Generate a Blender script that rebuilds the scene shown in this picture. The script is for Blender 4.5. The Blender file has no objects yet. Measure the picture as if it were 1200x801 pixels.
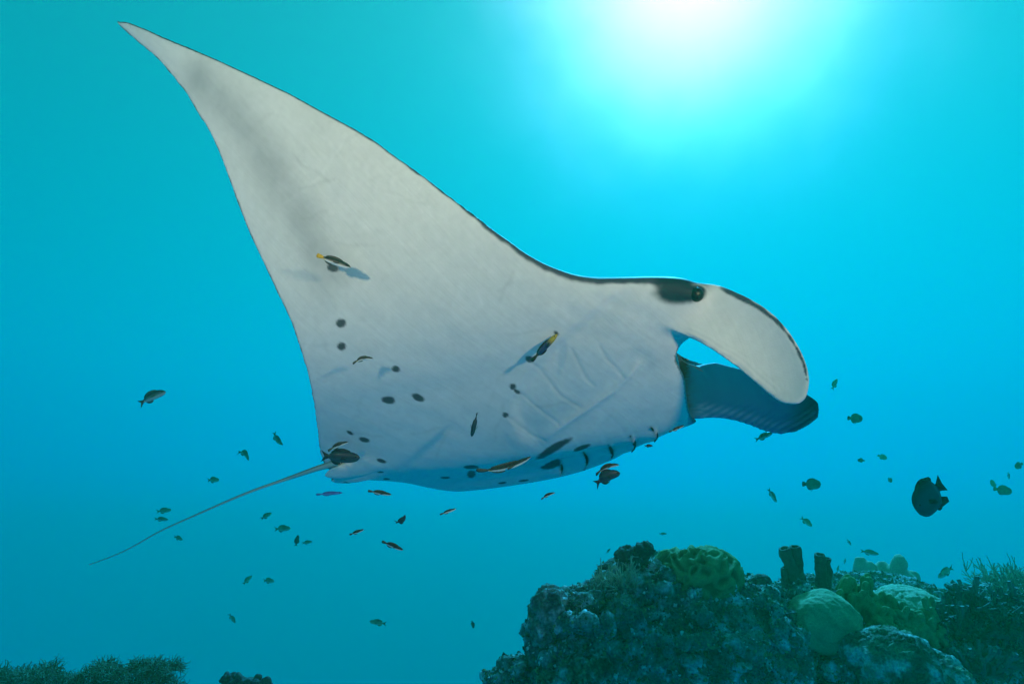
import bpy, bmesh, math, random
import numpy as np
from mathutils import Vector, Matrix

sc = bpy.context.scene
COL = sc.collection
# ---------------------------------------------------------------- camera
F = 715.0; CX, CY = 600.0, 400.5                 # focal length and centre of the 1200 x 801 photograph, in its pixels
PITCH = math.radians(16)
cam = bpy.data.cameras.new('camera'); cam_ob = bpy.data.objects.new('camera', cam); COL.objects.link(cam_ob)
cam.sensor_width = 36; cam.lens = 36 * F / 1200; cam.clip_start = .02; cam.clip_end = 600
cam_ob.rotation_euler = (math.pi / 2 + PITCH, 0, 0); sc.camera = cam_ob
R = np.array(cam_ob.rotation_euler.to_matrix())
def c2w(P):                                        # (right, up, depth) metres from the lens -> world
    P = np.asarray(P, float); Q = P.copy(); Q[..., 2] = -P[..., 2]; return Q @ R.T
def w2c(P):
    Q = np.asarray(P, float) @ R; Q[..., 2] *= -1; return Q
def at(px, py, d): return Vector(c2w(((px - CX) / F * d, -(py - CY) / F * d, d)))
def proj(P): return np.stack([CX + F * P[..., 0] / P[..., 2], CY - F * P[..., 1] / P[..., 2]], -1)
# ---------------------------------------------------------------- sky, sun, strobes, exposure
GLARE_DEG = 9.0; GLARE = 14.5
SUN_DIR = at(815, -12, 1).normalized()
EL = math.asin(SUN_DIR.z); ROT = math.atan2(SUN_DIR.x, SUN_DIR.y)
W = bpy.data.worlds.new('World'); sc.world = W; W.use_nodes = True
nt = W.node_tree; bg = nt.nodes['Background']
sky = nt.nodes.new('ShaderNodeTexSky'); sky.sky_type = 'NISHITA'; sky.sun_disc = False
sky.sun_elevation = EL; sky.sun_rotation = ROT
nt.links.new(sky.outputs[0], bg.inputs[0]); bg.inputs[1].default_value = .055
# the sun as it looks from under the rippled surface: a wide soft glare instead of a disc
tc = nt.nodes.new('ShaderNodeTexCoord'); dp = nt.nodes.new('ShaderNodeVectorMath'); dp.operation = 'DOT_PRODUCT'
dp.inputs[1].default_value = SUN_DIR; nt.links.new(tc.outputs['Generated'], dp.inputs[0])
ac = nt.nodes.new('ShaderNodeMath'); ac.operation = 'ARCCOSINE'; nt.links.new(dp.outputs['Value'], ac.inputs[0])
rp = nt.nodes.new('ShaderNodeTexNoise'); rp.inputs['Scale'].default_value = 9; rp.inputs['Detail'].default_value = 3; nt.links.new(tc.outputs['Generated'], rp.inputs['Vector'])
rr = nt.nodes.new('ShaderNodeMapRange'); rr.inputs[3].default_value = .8; rr.inputs[4].default_value = 1.2; nt.links.new(rp.outputs['Fac'], rr.inputs[0])
an = nt.nodes.new('ShaderNodeMath'); an.operation = 'MULTIPLY'; nt.links.new(ac.outputs[0], an.inputs[0]); nt.links.new(rr.outputs[0], an.inputs[1])
dv = nt.nodes.new('ShaderNodeMath'); dv.operation = 'DIVIDE'; dv.inputs[1].default_value = math.radians(GLARE_DEG); nt.links.new(an.outputs[0], dv.inputs[0])
sq = nt.nodes.new('ShaderNodeMath'); sq.operation = 'POWER'; sq.inputs[1].default_value = 2; nt.links.new(dv.outputs[0], sq.inputs[0])
ng = nt.nodes.new('ShaderNodeMath'); ng.operation = 'MULTIPLY'; ng.inputs[1].default_value = -1; nt.links.new(sq.outputs[0], ng.inputs[0])
ex = nt.nodes.new('ShaderNodeMath'); ex.operation = 'EXPONENT'; nt.links.new(ng.outputs[0], ex.inputs[0])
st = nt.nodes.new('ShaderNodeMath'); st.operation = 'MULTIPLY'; st.inputs[1].default_value = GLARE; nt.links.new(ex.outputs[0], st.inputs[0])
b2 = nt.nodes.new('ShaderNodeBackground'); b2.inputs[0].default_value = (1, .13, .12, 1); nt.links.new(st.outputs[0], b2.inputs[1])
ad = nt.nodes.new('ShaderNodeAddShader'); nt.links.new(bg.outputs[0], ad.inputs[0]); nt.links.new(b2.outputs[0], ad.inputs[1])
nt.links.new(ad.outputs[0], nt.nodes['World Output'].inputs[0])
sun = bpy.data.lights.new('sun', 'SUN'); sun.energy = 5; sun.angle = math.radians(3); sun.color = (1, .95, .88)
sun_ob = bpy.data.objects.new('sun', sun); COL.objects.link(sun_ob)
sun_ob.rotation_euler = (-SUN_DIR).to_track_quat('-Z', 'Y').to_euler()
def strobe(x, y, aim, power):                      # the photographer's two flash heads; the twin shadows of the fish show them
    l = bpy.data.lights.new('strobe', 'SPOT'); l.energy = power; l.spot_size = math.radians(64); l.spot_blend = 1
    l.shadow_soft_size = .09; l.color = (1, .575, .34)
    o = bpy.data.objects.new('strobe', l); COL.objects.link(o)
    o.location = Vector(c2w((x, y, .05))); o.rotation_euler = (at(*aim) - o.location).to_track_quat('-Z', 'Y').to_euler()
strobe(-1.45, .85, (365, 190, 2.2), 88)
strobe(1.3, .6, (545, 310, 2.2), 98)
sc.view_settings.view_transform = 'Standard'; sc.view_settings.look = 'None'
sc.view_settings.exposure = .84; sc.view_settings.gamma = 1
sc.cycles.volume_bounces = 3; sc.cycles.max_bounces = 6; sc.cycles.use_denoising = True
# ---------------------------------------------------------------- helpers
rng = np.random.default_rng(7); random.seed(7)
def tag(o, label=None, cat=None, group=None, kind=None):
    for k, v in (('label', label), ('category', cat), ('group', group), ('kind', kind)):
        if v: o[k] = v
    return o
def empty(name, loc, label=None, cat=None, group=None):
    o = bpy.data.objects.new(name, None); COL.objects.link(o); o.location = loc; o.empty_display_size = .1
    return tag(o, label, cat, group)
def mesh_obj(name, V, Fc, mat, parent=None, smooth=True, cols=None, loc=None):
    V = np.asarray(V, float)
    if loc is not None: V = V - np.array(loc)
    me = bpy.data.meshes.new(name); me.from_pydata(V.tolist(), [], [list(map(int, f)) for f in Fc] if not isinstance(Fc, np.ndarray) else Fc.tolist())
    if smooth: me.polygons.foreach_set('use_smooth', [True] * len(me.polygons))
    if cols is not None:
        a = me.color_attributes.new('Col', 'FLOAT_COLOR', 'POINT')
        c = np.ones((len(V), 4)); c[:, :3] = cols; a.data.foreach_set('color', c.ravel())
    if mat: me.materials.append(mat)
    me.update(); o = bpy.data.objects.new(name, me); COL.objects.link(o)
    if loc is not None: o.location = loc
    if parent is not None: o.parent = parent
    return o
# gradient noise on numpy arrays
_perm = rng.permutation(256); _perm = np.concatenate([_perm, _perm, _perm])
_grad = rng.normal(size=(256, 3)); _grad /= np.linalg.norm(_grad, axis=1)[:, None]
def noise(P):
    P = np.asarray(P, float); i = np.floor(P).astype(int); f = P - i; u = f * f * f * (f * (f * 6 - 15) + 10); out = 0
    for dx in (0, 1):
        for dy in (0, 1):
            for dz in (0, 1):
                h = _perm[_perm[_perm[(i[:, 0] + dx) & 255] + ((i[:, 1] + dy) & 255)] + ((i[:, 2] + dz) & 255)]
                g = (_grad[h] * (f - np.array((dx, dy, dz)))).sum(1)
                w = (u[:, 0] if dx else 1 - u[:, 0]) * (u[:, 1] if dy else 1 - u[:, 1]) * (u[:, 2] if dz else 1 - u[:, 2])
                out = out + w * g
    return out * 1.6
def fbm(P, oct=4, gain=.5):
    a, s, t = 1., 0., 0.; P = np.asarray(P, float)
    for k in range(oct): s = s + a * noise(P * 2 ** k + 17.3 * k); t += a; a *= gain
    return s / t
def smoothstep(a, b, x): u = np.clip((x - a) / (b - a), 0, 1); return u * u * (3 - 2 * u)
def remesh(parts, voxel):                          # union of closed meshes -> one even skin (vertices, faces)
    bm = bmesh.new()
    for V, Fc in parts:
        vs = [bm.verts.new(v) for v in V]
        for f in Fc:
            try: bm.faces.new([vs[i] for i in f])
            except ValueError: pass
    bmesh.ops.recalc_face_normals(bm, faces=bm.faces)
    me = bpy.data.meshes.new('tmp'); bm.to_mesh(me); bm.free()
    o = bpy.data.objects.new('tmp', me); COL.objects.link(o)
    m = o.modifiers.new('r', 'REMESH'); m.mode = 'VOXEL'; m.voxel_size = voxel; m.use_smooth_shade = True
    ev = o.evaluated_get(bpy.context.evaluated_depsgraph_get()); r = ev.to_mesh()
    n = len(r.vertices); V = np.empty(n * 3); r.vertices.foreach_get('co', V); V = V.reshape(-1, 3)
    cnt = np.empty(len(r.polygons), int); r.polygons.foreach_get('loop_total', cnt)
    lv = np.empty(len(r.loops), int); r.loops.foreach_get('vertex_index', lv)
    Fc = lv.reshape(-1, 4) if (cnt == 4).all() else [list(p.vertices) for p in r.polygons]
    ev.to_mesh_clear(); bpy.data.objects.remove(o); bpy.data.meshes.remove(me)
    return V, np.array(Fc)
def relax(V, Fc, it, lam=.5):
    V = V.copy(); act = None if np.isscalar(lam) else lam > .004
    E = np.concatenate([Fc[:, [0, 1]], Fc[:, [1, 2]], Fc[:, [2, 3]], Fc[:, [3, 0]]]); E = np.concatenate([E, E[:, ::-1]])
    if act is not None:                            # only the vertices with some weight move
        E = E[act[E[:, 0]]]; ids = np.where(act)[0]; new = np.zeros(len(V), int); new[ids] = np.arange(len(ids)); src = new[E[:, 0]]; n = len(ids); w = lam[ids][:, None]
    else: ids = slice(None); src = E[:, 0]; n = len(V); w = lam
    deg = np.bincount(src, minlength=n)[:, None]
    for k in range(it):
        S = np.stack([np.bincount(src, V[E[:, 1], j], n) for j in range(3)], 1) / deg
        V[ids] = V[ids] + w * (S - V[ids])
    return V
def normals(V, Fc):
    n = np.cross(V[Fc[:, 2]] - V[Fc[:, 0]], V[Fc[:, 3]] - V[Fc[:, 1]]); N = np.zeros_like(V)
    for k in range(4):
        for j in range(3): N[:, j] += np.bincount(Fc[:, k], n[:, j], len(V))
    return N / (np.linalg.norm(N, axis=1)[:, None] + 1e-12)
def grid_faces(n, m, close_m=False, close_n=False):
    i = np.arange(n - (0 if close_n else 1))[:, None]; j = np.arange(m - (0 if close_m else 1))[None]
    a = i * m + j; b = ((i + 1) % n) * m + j; c = ((i + 1) % n) * m + (j + 1) % m; d = i * m + (j + 1) % m
    return np.stack([a, b, c, d], -1).reshape(-1, 4)
def ellipsoid(c, r, M=None, n=14, m=20):
    th = np.linspace(.04, math.pi - .04, n)[:, None]; ph = np.linspace(0, 2 * math.pi, m, endpoint=False)[None]
    P = np.stack([np.sin(th) * np.cos(ph), np.sin(th) * np.sin(ph), np.cos(th) + 0 * ph], -1).reshape(-1, 3) * np.asarray(r)
    if M is not None: P = P @ np.asarray(M)
    Fc = grid_faces(n, m, True).tolist(); Fc += [list(range(m)), list(range((n - 1) * m, n * m))[::-1]]
    return P + np.asarray(c), Fc
def tube(path, rad, m=8, caps=True):
    path = np.asarray(path, float); n = len(path); rad = np.broadcast_to(np.asarray(rad, float), (n,))
    T = np.gradient(path, axis=0); T /= np.linalg.norm(T, axis=1)[:, None] + 1e-12
    up = np.array((.31, .17, .93)); U = np.cross(T, up); U /= np.linalg.norm(U, axis=1)[:, None] + 1e-9; Wv = np.cross(T, U)
    ph = np.linspace(0, 2 * math.pi, m, endpoint=False)
    P = path[:, None] + rad[:, None, None] * (np.cos(ph)[None, :, None] * U[:, None] + np.sin(ph)[None, :, None] * Wv[:, None])
    Fc = grid_faces(n, m, True).tolist()
    if caps: Fc += [list(range(m))[::-1], list(range((n - 1) * m, n * m))]
    return P.reshape(-1, 3), Fc
def merge(parts):
    V, Fc, k = [], [], 0
    for v, f in parts: V.append(np.asarray(v)); Fc += [[i + k for i in q] for q in f]; k += len(v)
    return np.concatenate(V), Fc
def resample(P, n):
    P = np.asarray(P, float); l = np.concatenate([[0], np.cumsum(np.linalg.norm(np.diff(P, axis=0), axis=1))]); q = np.linspace(0, l[-1], n)
    return np.stack([np.interp(q, l, P[:, k]) for k in range(P.shape[1])], 1)
def material(name, rough=.6, col=None, attr=True, spec=.3, grain=0, gscale=60, bump=0, bscale=80, bdist=.004, sss=0, detail=4):
    m = bpy.data.materials.new(name); m.use_nodes = True; t = m.node_tree; b = t.nodes['Principled BSDF']
    b.inputs['Roughness'].default_value = rough; b.inputs['Specular IOR Level'].default_value = spec
    tc = t.nodes.new('ShaderNodeTexCoord')
    if attr: a = t.nodes.new('ShaderNodeAttribute'); a.attribute_name = 'Col'; out = a.outputs['Color']
    else: a = t.nodes.new('ShaderNodeRGB'); a.outputs[0].default_value = (*col, 1); out = a.outputs[0]
    if grain:
        n = t.nodes.new('ShaderNodeTexNoise'); n.inputs['Scale'].default_value = gscale; n.inputs['Detail'].default_value = detail
        t.links.new(tc.outputs['Object'], n.inputs['Vector'])
        r = t.nodes.new('ShaderNodeMapRange'); r.inputs[1].default_value = .25; r.inputs[2].default_value = .75
        r.inputs[3].default_value = 1 - grain; r.inputs[4].default_value = 1 + grain; t.links.new(n.outputs['Fac'], r.inputs[0])
        x = t.nodes.new('ShaderNodeVectorMath'); x.operation = 'SCALE'; t.links.new(out, x.inputs[0]); t.links.new(r.outputs[0], x.inputs['Scale'])
        out = x.outputs[0]
    t.links.new(out, b.inputs['Base Color'])
    if bump:
        n = t.nodes.new('ShaderNodeTexNoise'); n.inputs['Scale'].default_value = bscale; n.inputs['Detail'].default_value = 5
        t.links.new(tc.outputs['Object'], n.inputs['Vector'])
        u = t.nodes.new('ShaderNodeBump'); u.inputs['Strength'].default_value = bump; u.inputs['Distance'].default_value = bdist
        t.links.new(n.outputs['Fac'], u.inputs['Height']); t.links.new(u.outputs[0], b.inputs['Normal'])
    if sss: b.inputs['Subsurface Weight'].default_value = sss; b.inputs['Subsurface Radius'].default_value = (.02, .012, .01)
    return m
def dist_poly(p, L):                               # distance of points to a polyline
    L = np.asarray(L, float); best = np.full(len(p), 1e9)
    for a, b in zip(L[:-1], L[1:]):
        d = b - a; t = np.clip(((p - a) @ d) / (d @ d + 1e-9), 0, 1); best = np.minimum(best, np.linalg.norm(p - (a + t[:, None] * d), axis=1))
    return best
# ---------------------------------------------------------------- water (haze) and sea floor
def build_water():
    top, bot, wd = 16.7, -28, 90
    v = np.array([(x, y, z) for x in (-wd, wd) for y in (-wd, wd) for z in (bot, top)], float)
    f = [(0, 1, 3, 2), (4, 6, 7, 5), (0, 4, 5, 1), (2, 3, 7, 6), (0, 2, 6, 4), (1, 5, 7, 3)]
    m = bpy.data.materials.new('sea_water'); m.use_nodes = True; t = m.node_tree; t.nodes.clear()
    o = t.nodes.new('ShaderNodeOutputMaterial'); p = t.nodes.new('ShaderNodeVolumePrincipled'); a = t.nodes.new('ShaderNodeVolumeAbsorption'); ad = t.nodes.new('ShaderNodeAddShader')
    p.inputs['Color'].default_value = (.0, .485, .050, 1); p.inputs['Absorption Color'].default_value = (0, .04, .66, 1)
    p.inputs['Density'].default_value = .037; p.inputs['Anisotropy'].default_value = .33
    a.inputs['Color'].default_value = (0, .95, 1, 1); a.inputs['Density'].default_value = .10           # sea water drinks the red first
    sc2 = t.nodes.new('ShaderNodeVolumeScatter'); sc2.inputs['Color'].default_value = (0, .06, 1, 1); sc2.inputs['Density'].default_value = .0047; sc2.inputs['Anisotropy'].default_value = -.1   # the water's own blue scatter goes all ways
    ad2 = t.nodes.new('ShaderNodeAddShader'); t.links.new(p.outputs[0], ad.inputs[0]); t.links.new(a.outputs[0], ad.inputs[1]); t.links.new(ad.outputs[0], ad2.inputs[0]); t.links.new(sc2.outputs[0], ad2.inputs[1]); t.links.new(ad2.outputs[0], o.inputs['Volume'])
    tag(mesh_obj('haze', v, f, m, smooth=False), 'clear blue sea water filling the whole scene', 'water', kind='stuff')
    n = 60; g = np.linspace(-85, 85, n); X, Y = np.meshgrid(g, g, indexing='ij'); P = np.stack([X, Y, 0 * X - 25], -1).reshape(-1, 3)
    P[:, 2] = -9 - .42 * np.clip(np.hypot(P[:, 0], P[:, 1]) - 6, 0, 36) + 1.0 * fbm(P / 30, 4)      # unseen sand floor, raised near the manta to bounce light, then dropping off
    tag(mesh_obj('seabed', P, grid_faces(n, n), material('sand', .9, (.55, .53, .45), False, grain=.3, gscale=2)), kind='structure')
build_water()
# ---------------------------------------------------------------- coral reef
UP = np.array((0, 0, 1.))
def lump(px, py, d, rx, ry, rd, n=14, m=20):       # an ellipsoid given by its place and radii in the photograph and its depth radius in metres
    c = np.array(at(px, py, d)); M = np.stack([R[:, 0], R[:, 1], -R[:, 2]])
    return ellipsoid(c, (rx / F * d, ry / F * d, rd), M, n, m)
def ball(c, r): return ellipsoid(c, r if np.ndim(r) else (r,) * 3, None, 10, 14)
def palette(P, cols, scale, sharp=.12, seed=0.):   # patches of several growths, each with a border of its own
    s = np.stack([fbm(P * scale + 31.7 * k + seed, 4, .55) for k in range(len(cols))], 1); s = s / sharp; s -= s.max(1, keepdims=True)
    w = np.exp(s); w /= w.sum(1, keepdims=True); return w @ np.array(cols)
reef_mat = material('reef_rock', .9, spec=.15, grain=.55, gscale=70, bump=.9, bscale=60, bdist=.02, detail=8)
coral_mat = material('coral', .85, spec=.2, grain=.25, gscale=120, bump=.6, bscale=140, bdist=.006)
def rough_rock(parts, voxel, amp, freq, cols, pscale, relaxn=2, seed=0.):
    V, Fc = remesh(parts, voxel); V = relax(V, Fc, relaxn, .5); N = normals(V, Fc); Q = V + seed
    h = amp * (1.0 * fbm(Q * freq, 3) + .55 * (1 - 2 * np.abs(noise(Q * freq * 2.3))) + .3 * (1 - 2 * np.abs(noise(Q * freq * 5.1))) + .22 * noise(Q * freq * 11))
    h -= amp * 1.2 * smoothstep(.22, .5, noise(Q * freq * 1.6 + 9))                      # holes and overhangs
    V = V + N * h[:, None] + .5 * amp * np.stack([noise(Q * freq * 3 + 5), noise(Q * freq * 3 + 15), 0 * h], 1)
    N = normals(V, Fc); return V, Fc, N, palette(V, cols, pscale, .1, seed)
ROCK = [(.08, .12, .12), (.10, .15, .11), (.04, .06, .065), (.2, .31, .25), (.09, .17, .12), (.56, .66, .66)]
def build_reef():
    L_ = [(760, 800, 3.45, 135, 130, .45), (690, 775, 3.25, 62, 82, .3), (850, 800, 3.35, 72, 118, .4), (642, 752, 3.3, 22, 58, .2), (612, 806, 3.3, 34, 30, .2), (735, 700, 3.45, 40, 42, .25),
          (800, 690, 3.5, 62, 38, .3), (880, 720, 3.5, 36, 40, .3), (960, 800, 3.5, 92, 78, .4), (1060, 815, 3.55, 115, 84, .4), (1155, 815, 3.7, 92, 110, .45), (946, 712, 3.75, 44, 34, .2),
          (665, 715, 3.3, 28, 22, .15), (905, 760, 3.35, 40, 60, .3), (1000, 760, 3.6, 60, 48, .3), (1090, 752, 3.9, 60, 46, .3), (1190, 770, 4.2, 70, 80, .5),
          (1040, 712, 4.6, 80, 30, .5)]
    low = [(800, 980, 3.7, 260, 150, .8), (1080, 1000, 4.0, 280, 180, .9), (760, 1250, 4.2, 330, 330, 1.2), (1150, 1250, 4.6, 350, 330, 1.4), (60, 930, 3.6, 190, 95, .6), (280, 880, 3.7, 60, 50, .3), (150, 1130, 4.2, 330, 240, 1.0), (480, 1150, 4.6, 300, 200, 1.0)]
    V, Fc, N, C = rough_rock([lump(*q) for q in low], .035, .05, 4.2, ROCK, 9)
    tag(mesh_obj('reef_slope', V, Fc, reef_mat, cols=C), kind='structure')
    knobs = []                                      # coral heads and shelves of every size grown over one another
    for q in L_:
        (px, py, d, rx, ry, rd) = q
        for k in range(int(10 + rx * ry / 260)):
            a, b = rng.uniform(0, 2 * math.pi), rng.uniform(.05, 1) ** .5
            x, y = px + rx * b * math.cos(a), py + ry * b * math.sin(a); zz = d - rd * math.sqrt(max(0, 1 - b * b)) * rng.uniform(.85, 1.05)
            if y > 860: continue
            r = rng.uniform(.018, .06) * (1.4 if rng.random() < .1 else 1); e = (r * rng.uniform(.9, 1.9), r * rng.uniform(.8, 1.4), r * rng.uniform(.35, .8)) if rng.random() < .5 else (r, r, r)
            knobs.append(ellipsoid(np.array(at(x, y, zz)), e, None, 8, 10))
    V, Fc, N, C = rough_rock([lump(*q) for q in L_] + knobs, .0105, .030, 6.0, ROCK, 11, 1)
    tag(mesh_obj('reef', V, Fc, reef_mat, cols=C), kind='structure')
    return V, N
reef_V, reef_N = build_reef()
def stem_path(p, d, length, n=5, wob=.4, lift=.0):
    P = [np.array(p, float)]; d = np.array(d, float)
    for k in range(n): d = d + rng.normal(0, wob / n ** .5, 3) + UP * lift / n; d /= np.linalg.norm(d); P.append(P[-1] + d * length / n)
    return np.array(P), d
def bush(c, size, stems, forks, r, spread, sides=5, lift=.5, squash=1., tipr=.5, wob=.45):
    parts = []
    for k in range(stems):
        az = rng.uniform(0, 2 * math.pi); tilt = spread * math.sqrt(rng.uniform(0, 1)); d = np.array((math.sin(tilt) * math.cos(az), math.sin(tilt) * math.sin(az) * squash, math.cos(tilt)))
        ln = size * rng.uniform(.65, 1.05); P, dd = stem_path(np.array(c) + np.array((math.cos(az), math.sin(az) * squash, 0)) * size * .25 * rng.uniform(0, 1), d, ln, 6, wob, lift)
        parts.append(tube(P, np.linspace(r, r * tipr, len(P)), sides))
        for j in range(forks):
            i = rng.integers(2, len(P) - 1); e = (P[i + 1] - P[i]); e /= np.linalg.norm(e); e = e + rng.normal(0, .55, 3); e /= np.linalg.norm(e)
            Q, _ = stem_path(P[i], e, ln * rng.uniform(.22, .45), 3, .2, lift * .5); parts.append(tube(Q, np.linspace(r * .8, r * tipr * .9, len(Q)), sides))
    return merge(parts)
def coral(name, V, Fc, col, label, var=.3, tip=None, mat=None, cat='coral', group=None, z0=None):
    V = np.asarray(V); base = Vector((*V.mean(0)[:2], V[:, 2].min())); C = np.tile(np.array(col) * 1.35, (len(V), 1)) * (1 + var * fbm(V * 14, 3))[:, None]
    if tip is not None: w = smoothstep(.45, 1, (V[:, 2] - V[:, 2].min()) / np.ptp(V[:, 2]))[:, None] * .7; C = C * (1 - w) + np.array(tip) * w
    return tag(mesh_obj(name, V, Fc, mat or coral_mat, cols=C, loc=base), label, cat, group)
def build_corals():
    # brain coral on the crown of the near bommie
    V, Fc = remesh([lump(822, 672, 3.36, 47, 30, .17, 20, 28), lump(800, 668, 3.40, 36, 24, .14)], .007); V = relax(V, Fc, 8); N = normals(V, Fc)
    q = V * 15 + 1.1 * np.stack([noise(V * 9), noise(V * 9 + 7), noise(V * 9 + 13)], 1); rid = 1 - np.abs(noise(q)) * 3.2
    V = V + N * (.015 * np.clip(rid, -1, 1))[:, None]
    C = np.array((.17, .27, .10)) * (.45 + .55 * smoothstep(-.7, .6, rid))[:, None] * (1 + .2 * fbm(V * 12, 3))[:, None]
    base = Vector((*V.mean(0)[:2], V[:, 2].min())); tag(mesh_obj('brain_coral', V, Fc, coral_mat, cols=C, loc=base), 'round green brain coral crowning the near reef mound', 'coral')
    # dark two-lobed head beside it
    V, Fc, N, C = rough_rock([lump(735, 649, 3.4, 12, 8, .06), lump(744, 653, 3.4, 15, 10, .07), lump(755, 642, 3.38, 10, 7, .05), lump(746, 662, 3.42, 13, 12, .07)], .006, .018, 12, [(.05, .06, .05), (.035, .045, .04)], 20, 1, 4.)
    coral('lobed_coral', V, Fc, (.05, .06, .05), 'dark two-lobed coral jutting up left of the brain coral')
    V, Fc = bush(at(728, 694, 3.24), .16, 60, 4, .0042, 1.15, 5, .5)
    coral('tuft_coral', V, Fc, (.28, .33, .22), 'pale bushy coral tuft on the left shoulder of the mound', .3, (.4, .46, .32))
    V, Fc = bush(at(694, 700, 3.22), .10, 36, 3, .004, 1.1, 5, .5)
    coral('tuft_coral', V, Fc, (.16, .20, .15), 'small dim coral tuft lower left of the pale bushy one', .3)
    V, Fc = bush(at(586, 803, 3.2), .055, 30, 3, .0035, 1.2, 5, .4)
    coral('tuft_coral', V, Fc, (.2, .24, .14), 'tiny coral tuft at the left foot of the mound', .3)
    V, Fc, N, C = rough_rock([lump(894, 681, 3.42, 10, 8, .05), lump(886, 684, 3.44, 8, 6, .05)], .006, .008, 16, [(.05, .06, .05)], 20, 2, 2.)
    coral('knob_coral', V, Fc, (.06, .07, .055), 'little dark coral knob just right of the brain coral')
    # rounded head by the left edge of the mound
    V, Fc, N, C = rough_rock([lump(646, 712, 3.14, 20, 24, .1), lump(636, 735, 3.15, 15, 18, .1)], .007, .02, 9, [(.06, .075, .06)], 20, 1, 6.)
    C = palette(V, ROCK, 14); base = Vector((*V.mean(0)[:2], V[:, 2].min())); tag(mesh_obj('boulder_coral', V, Fc, reef_mat, cols=C, loc=base), 'dark rounded coral head on the left edge of the mound', 'coral')
    # crusted ledge in the foreground
    V, Fc, N, C = rough_rock([lump(684, 786, 2.95, 30, 14, .10), lump(660, 800, 2.95, 30, 14, .10), lump(702, 780, 2.93, 12, 11, .06), lump(690, 806, 2.97, 34, 16, .1)], .0065, .018, 11, [(.07, .08, .05), (.2, .23, .12), (.03, .035, .03), (.42, .47, .42)], 14, 1, 11.)
    base = Vector((*V.mean(0)[:2], V[:, 2].min())); tag(mesh_obj('crusted_ledge', V, Fc, reef_mat, cols=C, loc=base), 'low pale-crusted rock ledge at the foot of the mound', 'rock')
    # smooth boulder coral dome
    V, Fc = remesh([lump(966, 730, 3.28, 43, 34, .18, 20, 28), lump(934, 738, 3.27, 24, 23, .12)], .008); V = relax(V, Fc, 12); N = normals(V, Fc); V = V + N * (.035 * fbm(V * 5, 3) + .004 * noise(V * 40) + .0022 * noise(V * 95))[:, None]
    coral('boulder_coral', V, Fc, (.17, .25, .13), 'large smooth pale green coral dome below the sponges', .45)
    # sponges on their knob
    def sponge(parts, label):
        ps = []
        for (x0, y0, x1, y1, d, r0, r1) in parts:
            a, b = np.array(at(x0, y0, d)), np.array(at(x1, y1, d)); n = 22; u = np.linspace(0, 1, n)[:, None]; P = a + (b - a) * u; r = (r0 + (r1 - r0) * u[:, 0]) / F * d
            inner = np.concatenate([P, P[::-1][:5]]); rr = np.concatenate([r, r[::-1][:5] * .62]); rr[n - 1] *= .96
            T = (b - a) / np.linalg.norm(b - a); U_ = np.cross(T, (0, 1, 0)); U_ /= np.linalg.norm(U_); W_ = np.cross(T, U_); ph = np.linspace(0, 2 * math.pi, 16, endpoint=False)
            G = inner[:, None] + rr[:, None, None] * (np.cos(ph)[None, :, None] * U_ + np.sin(ph)[None, :, None] * W_)
            Fq = grid_faces(len(inner), 16, True).tolist() + [list(range((len(inner) - 1) * 16, len(inner) * 16))]
            v = G.reshape(-1, 3); v = v + .011 * np.stack([noise(v * 24), noise(v * 24 + 5), .6 * noise(v * 24 + 9)], 1) + .004 * np.stack([noise(v * 70), noise(v * 70 + 5), noise(v * 70 + 9)], 1); ps.append((v, Fq))
        V, Fc = merge(ps); coral('tube_sponge', V, Fc, (.07, .085, .065), label, .7, cat='sponge', group='tube sponges on the reef knob')
    sponge([(934, 690, 919, 642, 3.62, 8, 6.5), (936, 690, 931.5, 640, 3.64, 9, 7)], 'tallest dark tube sponge, two fused tubes leaning left')
    sponge([(963, 690, 961, 649, 3.66, 7, 6), (967, 690, 968.5, 653, 3.68, 7, 5.5)], 'stubby upright dark sponge right of the fused pair')
    sponge([(923, 700, 918, 665, 3.60, 4, 3.2)], 'slender short sponge finger left of the fused pair')
    # knobbly finger coral running down the slope
    def lobes(pts, r, voxel, d0, spread=.6):
        ps = []
        for (px, py, d) in pts:
            c = np.array(at(px, py, d)); az = rng.uniform(0, 6.28); tl = spread * rng.uniform(.2, 1); v = np.array((math.sin(tl) * math.cos(az), math.sin(tl) * math.sin(az) - .25, math.cos(tl))); rr = r * rng.uniform(.75, 1.2)
            ps.append(tube(np.array([c - v * rr * 2.6, c - v * rr * .6, c + v * rr * .7, c + v * rr * 1.5, c + v * rr * 1.9]), np.array([.85, 1, 1, .75, .25]) * rr, 10))
        V, Fc = remesh(ps, voxel); return relax(V, Fc, 3), Fc
    A_ = [(993, 681), (1003, 688), (989, 694), (1009, 696), (1018, 684), (1000, 702), (1014, 708), (1026, 700), (1021, 716), (1032, 712), (1042, 706), (1036, 724), (1048, 718), (1030, 732), (1006, 714), (1043, 732)]
    V, Fc = lobes([(x, y, 3.5 - (y - 680) * .003 + rng.uniform(-.05, .05)) for x, y in [(a + rng.uniform(-7, 7), b + rng.uniform(-5, 7)) for a, b in A_ for _ in range(5)]], .021, .0062, 3.4, .9)
    coral('finger_coral', V, Fc, (.15, .21, .075), 'upper patch of stubby yellow-green finger coral behind the smooth dome', .2)
    B_ = [(1058, 716), (1066, 724), (1056, 730), (1070, 736), (1078, 726), (1086, 733), (1088, 714), (1087, 704), (1094, 726), (1098, 736), (1103, 744), (1080, 744), (1092, 748), (1064, 742)]
    V, Fc = lobes([(x, y, 3.42 - (y - 700) * .002 + rng.uniform(-.05, .05)) for x, y in [(a + rng.uniform(-6, 6), b + rng.uniform(-5, 7)) for a, b in B_ for _ in range(5)]], .019, .006, 3.4, .7)
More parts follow.
